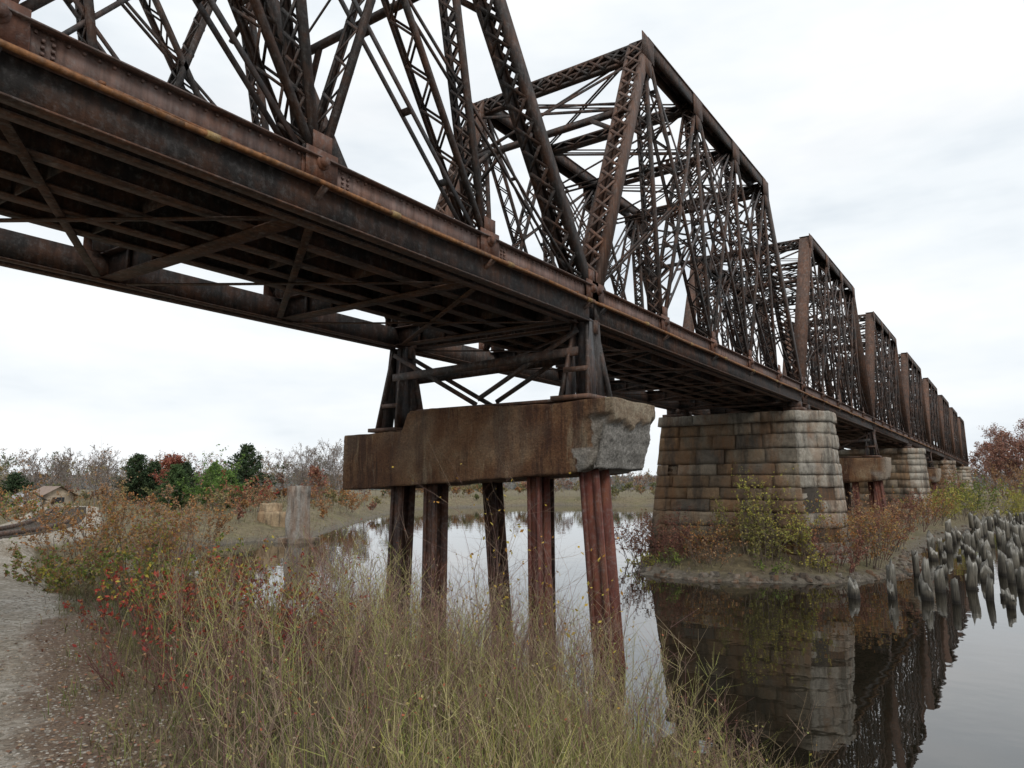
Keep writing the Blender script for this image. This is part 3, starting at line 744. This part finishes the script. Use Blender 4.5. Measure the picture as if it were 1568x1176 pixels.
def tree_into(mt,ml,x,y,h,pal,nl,ls,tw,spread=.35,dens=1.0,rt=.018,minr=.012):
    z=gz(x,y)-.1
    P0=[];P1=[];R0=[];R1=[];tips=[]
    def seg(p,q,a,b): P0.append(p);P1.append(q);R0.append(max(a,minr));R1.append(max(b,minr*.6))
    p=np.array([x,y,z]);d=np.array([rng.normal()*.06,rng.normal()*.06,1.])
    ns=7;pts=[p]
    for i in range(ns):
        d=d+rng.normal(size=3)*.07;d[2]=1;q=pts[-1]+d/np.linalg.norm(d)*h*.92/ns;seg(pts[-1],q,rt*h*(1-i/ns)*.9+.003*h,rt*h*(1-(i+1)/ns)*.9+.002*h);pts.append(q)
    for b in range(int(20*dens)):
        t=rng.uniform(.2,.98);i=min(ns-1,int(t*ns));s0=pts[i]+(pts[i+1]-pts[i])*(t*ns-i)
        a=rng.random()*6.28;el=rng.uniform(.4,1.2);dr=np.array([math.cos(a)*math.cos(el),math.sin(a)*math.cos(el),math.sin(el)])
        ln=h*spread*(1.15-t*.7)*rng.uniform(.7,1.2);mid=s0+dr*ln*.5;end=mid+(dr+np.array([0,0,.3])+rng.normal(size=3)*.15)*ln*.5
        seg(s0,mid,rt*h*.35*(1.1-t),rt*h*.2*(1.1-t));seg(mid,end,rt*h*.2*(1.1-t),rt*h*.06)
        for c in range(int(6*dens)):
            tt=rng.uniform(.25,1);s1=s0+(end-s0)*tt;dd=dr+rng.normal(size=3)*.6;dd[2]+=.3;e1=s1+dd/np.linalg.norm(dd)*ln*rng.uniform(.25,.5)
            seg(s1,e1,rt*h*.08,rt*h*.03);tips.append(e1);tips.append((s1+e1)/2)
            for _ in range(2):
                dd2=dd+rng.normal(size=3)*.7;e2=s1+(e1-s1)*.6+dd2/np.linalg.norm(dd2)*ln*.2;seg(s1+(e1-s1)*.6,e2,rt*h*.04,rt*h*.02);tips.append(e2)
    n=len(P0);tubes(mt,np.array(P0),np.array(P1),np.array(R0),np.array(R1),pick(tw,n,.2))
    if nl:
        T=np.array(tips);T=T[rng.integers(0,len(T),nl)]+rng.normal(size=(nl,3))*h*.02;leaves(ml,T,ls,pick(pal,nl,.35),.7)
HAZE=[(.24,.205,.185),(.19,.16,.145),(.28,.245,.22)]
mt=MB();ml=MB();cnt=0
for _ in range(2000):
    q=rng.uniform(-1.05,.66)
    d=rng.uniform(68,130) if q<-.15 else rng.uniform(100,180)
    x,y=pos(q*d,d)
    if sd(np.array([x]),np.array([y]))[0]<1.5: continue
    if abs(x+7.7)<6: continue
    if q>.62: h=rng.uniform(4,8)
    elif q<-.2: h=rng.uniform(2.6,5.2)*(d/85)
    else: h=rng.uniform(2.4,3.6)*(d/110)
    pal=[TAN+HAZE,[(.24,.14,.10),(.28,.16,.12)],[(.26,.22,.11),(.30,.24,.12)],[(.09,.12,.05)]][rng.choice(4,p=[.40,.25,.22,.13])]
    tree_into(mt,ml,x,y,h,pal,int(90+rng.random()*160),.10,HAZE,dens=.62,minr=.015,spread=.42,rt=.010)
    cnt+=1
    if cnt>380:break
e=empty('distant_treeline');mt.build('branches',TWIG,e);ml.build('leaves',LEAF,e)
mt=MB();ml=MB();cnt=0
for _ in range(3000):
    q=rng.uniform(-.85,.3)
    d=rng.uniform(28,75) if q<-.18 else rng.uniform(88,130)
    x,y=pos(q*d,d);s_=sd(np.array([x]),np.array([y]))[0]
    if s_<.6 or (abs(x+7.7)<6) or pathm(np.array([x]),np.array([y]))[0]>.1: continue
    h=rng.uniform(.6,1.4)*(.7+d/140)
    pal=[TAN,[(.26,.13,.09),(.32,.16,.10)],[(.30,.26,.12),(.26,.22,.10)],ORG,[(.14,.16,.06),(.19,.19,.08)]][rng.integers(0,5)]
    tree_into(mt,ml,x,y,h,pal,int(170+rng.random()*160),.03+.0007*d,HAZE+BARK,dens=.55,minr=.006+.0001*d,spread=.6,rt=.010)
    cnt+=1
    if cnt>240:break
e=empty('riverbank_brush');mt.build('branches',TWIG,e);ml.build('leaves',LEAF,e)
mt=MB();ml=MB()
n=4500;d=rng.uniform(190,420,n);q=rng.uniform(-1.1,1.1,n);X,Y=pos(q*d,d);Z=gh(X,Y)
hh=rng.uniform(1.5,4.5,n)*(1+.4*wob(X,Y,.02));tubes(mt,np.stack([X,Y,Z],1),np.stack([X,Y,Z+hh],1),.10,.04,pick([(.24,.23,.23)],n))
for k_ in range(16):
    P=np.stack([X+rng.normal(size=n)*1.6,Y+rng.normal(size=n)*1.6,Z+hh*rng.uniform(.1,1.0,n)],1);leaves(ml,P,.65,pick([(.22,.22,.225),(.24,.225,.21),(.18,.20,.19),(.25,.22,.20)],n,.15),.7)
e=empty('distant_woods');mt.build('trunks',TWIG,e);ml.build('crowns',LEAF,e)

def tree(name,px,d,h,pal,nl,ls,tw=HAZE,**k):
    x,y=pos((px-784)/1105*d,d);mt=MB();ml=MB();tree_into(mt,ml,x,y,h,pal,nl,ls,tw,**k)
    e=empty(name);mt.build('trunk_and_limbs',TWIG,e)
    if nl: ml.build('crown',LEAF,e)
for px,d,h in((500,72,5.6),(515,76,5.6),(480,70,5.0),(452,68,5.2),(540,85,4.6),(425,74,5.0),(590,95,4.6),(110,62,4.6),(75,60,4.4),(150,56,4.4),(470,66,4.8),(525,72,5.0),(55,58,4),(170,60,4.4)):
    tree('bare_tree',px,d,h,TAN,60,.05,dens=1.3,minr=.014,spread=.4,rt=.012)
tree('red_maple_tree',262,62,4.2,[(.30,.10,.07),(.26,.07,.055),(.36,.16,.09)],2600,.09,dens=1.1)
tree('red_maple_tree',490,60,3.2,[(.28,.11,.08),(.30,.17,.10)],1400,.08,dens=1.1)
for px,d,h in((1545,118,10.5),(1510,125,8.5),(1575,112,11),(1600,115,11),(1530,100,6.5),(1562,98,7),(1590,95,7),(1640,100,10),(1520,112,8),(1550,105,9)):
    tree('autumn_tree',px,d,h,[(.28,.13,.10),(.24,.12,.09),(.32,.18,.12)],2300,.12,tw=[(.20,.15,.13),(.16,.12,.11)],dens=1.3,minr=.018,spread=.4,rt=.012)
def pine(px,d,h,w,cols):
    x,y=pos((px-784)/1105*d,d);z=gz(x,y)-.05
    e=empty('pine_tree');mb=MB();tubes(mb,[(x,y,z)],[(x,y,z+h*.97)],.03*h,.006*h,V(.09,.065,.05),k=8)
    ml=MB();P0=[];P1=[];LP=[];n=95
    for i in range(n):
        t=.05+.93*(i/n);a=i*2.4+rng.normal()*.4;prof=min(1,(1-t)**.8*1.2+.08)*(1 if t>.2 else .8)
        ln=w*.5*prof*rng.uniform(.65,1.15);el=.15+.45*t
        b=np.array([x,y,z+h*t]);dr=np.array([math.cos(a)*math.cos(el),math.sin(a)*math.cos(el),math.sin(el)])
        en=b+dr*ln;P0.append(b);P1.append(en)
        k_=int(75*prof+20);tt=rng.uniform(.2,1.03,k_)[:,None];LP.append(b+(en-b)*tt+rng.normal(size=(k_,3))*h*.024*np.array([1,1,.7]))
    tubes(mb,P0,P1,.008*h,.003*h,V(.09,.065,.05));mb.build('trunk_and_limbs',TWIG,e)
    LP=np.concatenate(LP);leaves(ml,LP,.017*h+.03,pick(cols,len(LP),.4),.5);ml.build('needles',LEAF,e)
PG=[(.045,.075,.035),(.06,.095,.045),(.035,.06,.03),(.07,.10,.04)]
pine(378,62,5.0,4.8,PG);pine(212,64,4.3,4.4,PG);pine(238,64,3.7,3.3,PG);pine(286,62,3.5,3.2,PG);pine(330,54,3.2,2.6,[(.08,.14,.05),(.10,.16,.06)]);pine(28,56,2.5,3.0,PG);pine(352,50,2.6,2.2,[(.10,.18,.045),(.08,.14,.04)]);pine(272,46,2.9,2.6,[(.07,.12,.045),(.09,.14,.05)])

# ---------------------------------------------------------------- ruins on left bank
def rough_block(mb,c,s,col_,seed,n=8,amp=.05,taper=.9):
    vid={};vs=[]
    def vert(i,j,k_):
        if (i,j,k_) in vid:return vid[(i,j,k_)]
        f=np.array([i,j,k_])/n-.5;t=1-(1-taper)*(f[2]+.5)
        p=np.array([c[0]+f[0]*s[0]*t,c[1]+f[1]*s[1]*t,c[2]+(f[2]+.5)*s[2]])
        p+=amp*np.array([math.sin(p[2]*5+seed+p[1]*3),math.sin(p[0]*6+p[2]*4+seed),.6*math.sin(p[0]*5+p[1]*7+seed)])+rng.normal(size=3)*amp*.25
        vid[(i,j,k_)]=len(vs);vs.append(p);return vid[(i,j,k_)]
    fs=[]
    for a in range(n):
        for b in range(n):
            fs+=[[vert(a,b,n),vert(a+1,b,n),vert(a+1,b+1,n),vert(a,b+1,n)],[vert(a,0,b),vert(a+1,0,b),vert(a+1,0,b+1),vert(a,0,b+1)],[vert(a,n,b),vert(a,n,b+1),vert(a+1,n,b+1),vert(a+1,n,b)],[vert(0,a,b),vert(0,a,b+1),vert(0,a+1,b+1),vert(0,a+1,b)],[vert(n,a,b),vert(n,a+1,b),vert(n,a+1,b+1),vert(n,a,b+1)]]
    mb.add(vs,fs,np.array(col_))
x,y=pos((460-784)/1105*35,35);mb=MB();rough_block(mb,(x,y,WL-.35),(1.7,1.5,.55),(.24,.21,.17),1);rough_block(mb,(x,y,WL+.15),(.85,.8,2.5),(.40,.37,.33),2,taper=.9,amp=.025)
mb.build('ruined_concrete_pier',STONE)
x,y=pos((424-784)/1105*40,40);mb=MB();rough_block(mb,(x,y,WL),(1.5,1.2,1.25),(.46,.34,.21),3,taper=.9,amp=.03);rough_block(mb,(x-.3,y,WL+1.2),(.8,1.0,.5),(.48,.36,.23),4,taper=.9,amp=.03);mb.build('ruined_sandstone_abutment',STONE)

mb=MB()
for i in range(len(RIV)-1):
    a,b=RIV[i],RIV[i+1]
    if not(-15<a[0]<0 and 19<a[1]<45): continue
    ln=np.linalg.norm(b-a)
    for _ in range(int(ln*(26 if a[1]<28 else 5))):
        t=rng.random();p=a+(b-a)*t+rng.normal(size=2)*.3
        s_=rng.uniform(.03,.13)*rng.uniform(.6,1.1);rough_block(mb,(p[0],p[1],gz(p[0],p[1])-.04),(s_*1.9,s_*1.4,s_),np.array((.26,.225,.185))*rng.uniform(.4,1.2),rng.random()*9,n=2,amp=s_*.14,taper=.7)
mb.build('shore_stones',STONE)

# gravel & leaf litter
n=15000
d=2.0+rng.random(n)**1.3*9;u=rng.uniform(-.95,-.3,n)*d;X,Y=pos(u,d);e=np.interp(X,EX,EY);keep=(e-Y>-.25+.25*rng.normal(size=n))&(Y-e>-6);X,Y=X[keep],Y[keep];m=len(X)
Z=gh(X,Y);sz=rng.uniform(.005,.014,m)[:,None]
bx=np.array([(-1,-1,-.6),(-.8,-1,.4),(-1,1,-.6),(-.8,.9,.4),(1,-1,-.6),(.8,-.7,.5),(1,1,-.6),(.7,.8,.5)])
an=rng.random(m)*6.28;ca,sa=np.cos(an)[:,None],np.sin(an)[:,None]
J=bx[None]*rng.uniform(.55,1.2,(m,8,3));Rx=J[:,:,0]*ca-J[:,:,1]*sa;Ry=J[:,:,0]*sa+J[:,:,1]*ca
v=np.stack([X[:,None]+Rx*sz,Y[:,None]+Ry*sz,Z[:,None]+J[:,:,2]*sz*.8],-1)
GRAV=plant_mat('gravel_stone',.9,0)
mb=MB();f=(BF[None]+(np.arange(m)*8)[:,None,None]).reshape(-1,4);mb.add(v.reshape(-1,3),f,np.repeat(pick([(.33,.30,.26),(.28,.255,.215),(.38,.35,.31),(.23,.20,.165),(.32,.26,.20)],m),8,0));mb.build('gravel',GRAV)
n=6500
d=2.2+rng.random(n)**1.2*10;u=rng.uniform(-.9,-.1,n)*d;X,Y=pos(u,d);e=np.interp(X,EX,EY);s_=e-Y
keep=(np.abs(s_+.1)<np.abs(rng.normal(size=n))*.6)&(sd(X,Y)>.4);X,Y=X[keep],Y[keep];m=len(X)
mb=MB();leaves(mb,np.stack([X,Y,gh(X,Y)+.012],1),.017,pick([(.24,.14,.09),(.28,.17,.10),(.18,.11,.08),(.28,.12,.08),(.30,.22,.14)],m,.3),.7,flat=1);mb.build('leaf_litter',GRASS)

# railway siding at far left
tp=TP
t=np.linspace(0,len(tp)-1,90);tx=np.interp(t,range(len(tp)),tp[:,0]);ty=np.interp(t,range(len(tp)),tp[:,1])
tx=np.convolve(np.pad(tx,6,'edge'),np.ones(13)/13,'valid');ty=np.convolve(np.pad(ty,6,'edge'),np.ones(13)/13,'valid')
L=[];W=[]
dxy=np.stack([np.gradient(tx),np.gradient(ty)],1);dxy/=np.linalg.norm(dxy,axis=1)[:,None];nn=np.stack([-dxy[:,1],dxy[:,0]],1)
for i in range(89):
    for q in(-.6,.6):
        a=V(tx[i]+nn[i,0]*q,ty[i]+nn[i,1]*q,-1.33);b=V(tx[i+1]+nn[i+1,0]*q,ty[i+1]+nn[i+1,1]*q,-1.33);L.append((a,b,.06,.12,V(nn[i,0],nn[i,1],0),V(.13,.09,.07)))
    W.append((V(tx[i]-nn[i,0],ty[i]-nn[i,1],-1.455),V(tx[i]+nn[i,0],ty[i]+nn[i,1],-1.455),.2,.12,V(dxy[i,0],dxy[i,1],0),V(.12,.10,.08)))
e=empty('railway_track');mb=MB();beams(mb,L);mb.build('rails',STEEL,e);mb=MB();beams(mb,W);mb.build('sleepers',WOOD,e)

def house(px,d,w,dp,h,wall,roof):
    x,y=pos((px-784)/1105*d,d);z=gz(x,y)-.1;e=empty('small_house')
    def part(nm,m,vs,fs):
        mb=MB();mb.add(np.array(vs)+V(x,y,z),fs,V(.3,.3,.3));return mb.build(nm,m,e)
    a,b=w/2,dp/2;r=h*1.5
    part('walls',wall,[(-a,-b,0),(a,-b,0),(a,b,0),(-a,b,0),(-a,-b,h),(a,-b,h),(a,b,h),(-a,b,h)],[[0,1,5,4],[1,2,6,5],[2,3,7,6],[3,0,4,7]])
    part('gables',wall,[(-a,-b,h),(-a,b,h),(-a,.02,r),(-a,-.02,r),(a,-b,h),(a,b,h),(a,.02,r),(a,-.02,r)],[[0,3,2,1],[4,5,6,7]])
    o=.3;part('roof',roof,[(-a-o,-b-o,h-.15),(a+o,-b-o,h-.15),(a+o,0,r+.08),(-a-o,0,r+.08),(a+o,b+o,h-.15),(-a-o,b+o,h-.15)],[[0,1,2,3],[3,2,4,5]])
    dk=plain('window_glass',(.03,.035,.04),.2)
    for q in(-.28,.05,.33):
        part('window',dk,[(q*w-.3,-b-.02,h*.4),(q*w+.3,-b-.02,h*.4),(q*w+.3,-b-.02,h*.8),(q*w-.3,-b-.02,h*.8)],[[0,1,2,3]])
    part('side_window',dk,[(a+.02,-.4,h*.4),(a+.02,.4,h*.4),(a+.02,.4,h*.8),(a+.02,-.4,h*.8)],[[0,1,2,3]])
house(84,52,2.2,2.0,1.0,plain('tan_siding',(.44,.36,.27)),plain('brown_roof',(.24,.17,.13)))
house(46,50,1.3,1.5,.8,plain('white_siding',(.7,.7,.7)),plain('grey_roof',(.3,.3,.31)))

# ---------------------------------------------------------------- sky & light
w=bpy.data.worlds.new('World');sc.world=w;w.use_nodes=True;nt=w.node_tree;nt.nodes.clear()
o=nt.nodes.new('ShaderNodeOutputWorld');bg=nt.nodes.new('ShaderNodeBackground');bg.inputs[1].default_value=.1;nt.links.new(bg.outputs[0],o.inputs[0])
sky=nt.nodes.new('ShaderNodeTexSky');sky.sky_type='NISHITA';sky.sun_disc=False;sky.sun_elevation=math.radians(42);sky.sun_rotation=math.radians(125);sky.air_density=1;sky.dust_density=2
tc=nt.nodes.new('ShaderNodeTexCoord');mp=nt.nodes.new('ShaderNodeMapping');mp.inputs['Scale'].default_value=(1,1,3.2);nt.links.new(tc.outputs['Generated'],mp.inputs[0])
nz=nt.nodes.new('ShaderNodeTexNoise');nz.inputs['Scale'].default_value=1.7;nz.inputs['Detail'].default_value=6;nz.inputs['Roughness'].default_value=.5;nt.links.new(mp.outputs[0],nz.inputs['Vector'])
cl=ramp(nt,nz.outputs['Fac'],[(.32,(.86,.86,.86)),(.5,(.99,.99,.99))])
nz2=nt.nodes.new('ShaderNodeTexNoise');nz2.inputs['Scale'].default_value=2.0;nz2.inputs['Detail'].default_value=5;nz2.inputs['Roughness'].default_value=.55;nt.links.new(mp.outputs[0],nz2.inputs['Vector'])
cc=ramp(nt,nz2.outputs['Fac'],[(.34,(.66,.72,.78)),(.46,(.80,.845,.88)),(.60,(.90,.92,.935)),(.75,(1.0,1.0,1.0))])
sc10=nt.nodes.new('ShaderNodeVectorMath');sc10.operation='SCALE';sc10.inputs['Scale'].default_value=11.4;nt.links.new(cc,sc10.inputs[0])
nt.links.new(mix(nt,cl,sky.outputs[0],sc10.outputs[0]),bg.inputs[0])
sl=bpy.data.lights.new('sun','SUN');sl.energy=1.4;sl.angle=math.radians(18);sl.color=(1,.96,.9);so=bpy.data.objects.new('sun',sl);sc.collection.objects.link(so)
el,az=math.radians(42),math.radians(125);dv=Vector((math.sin(az)*math.cos(el),math.cos(az)*math.cos(el),math.sin(el)));so.rotation_euler=dv.to_track_quat('Z','Y').to_euler()
sc.view_settings.view_transform='Standard';sc.view_settings.look='None';sc.view_settings.exposure=0

cam=bpy.data.cameras.new('camera');co=bpy.data.objects.new('camera',cam);sc.collection.objects.link(co)
cam.sensor_width=36;cam.lens=25.26;cam.clip_start=.05;cam.clip_end=5000
co.location=(0,0,0);co.rotation_euler=(math.radians(98.0),0,math.radians(34.8));sc.camera=co
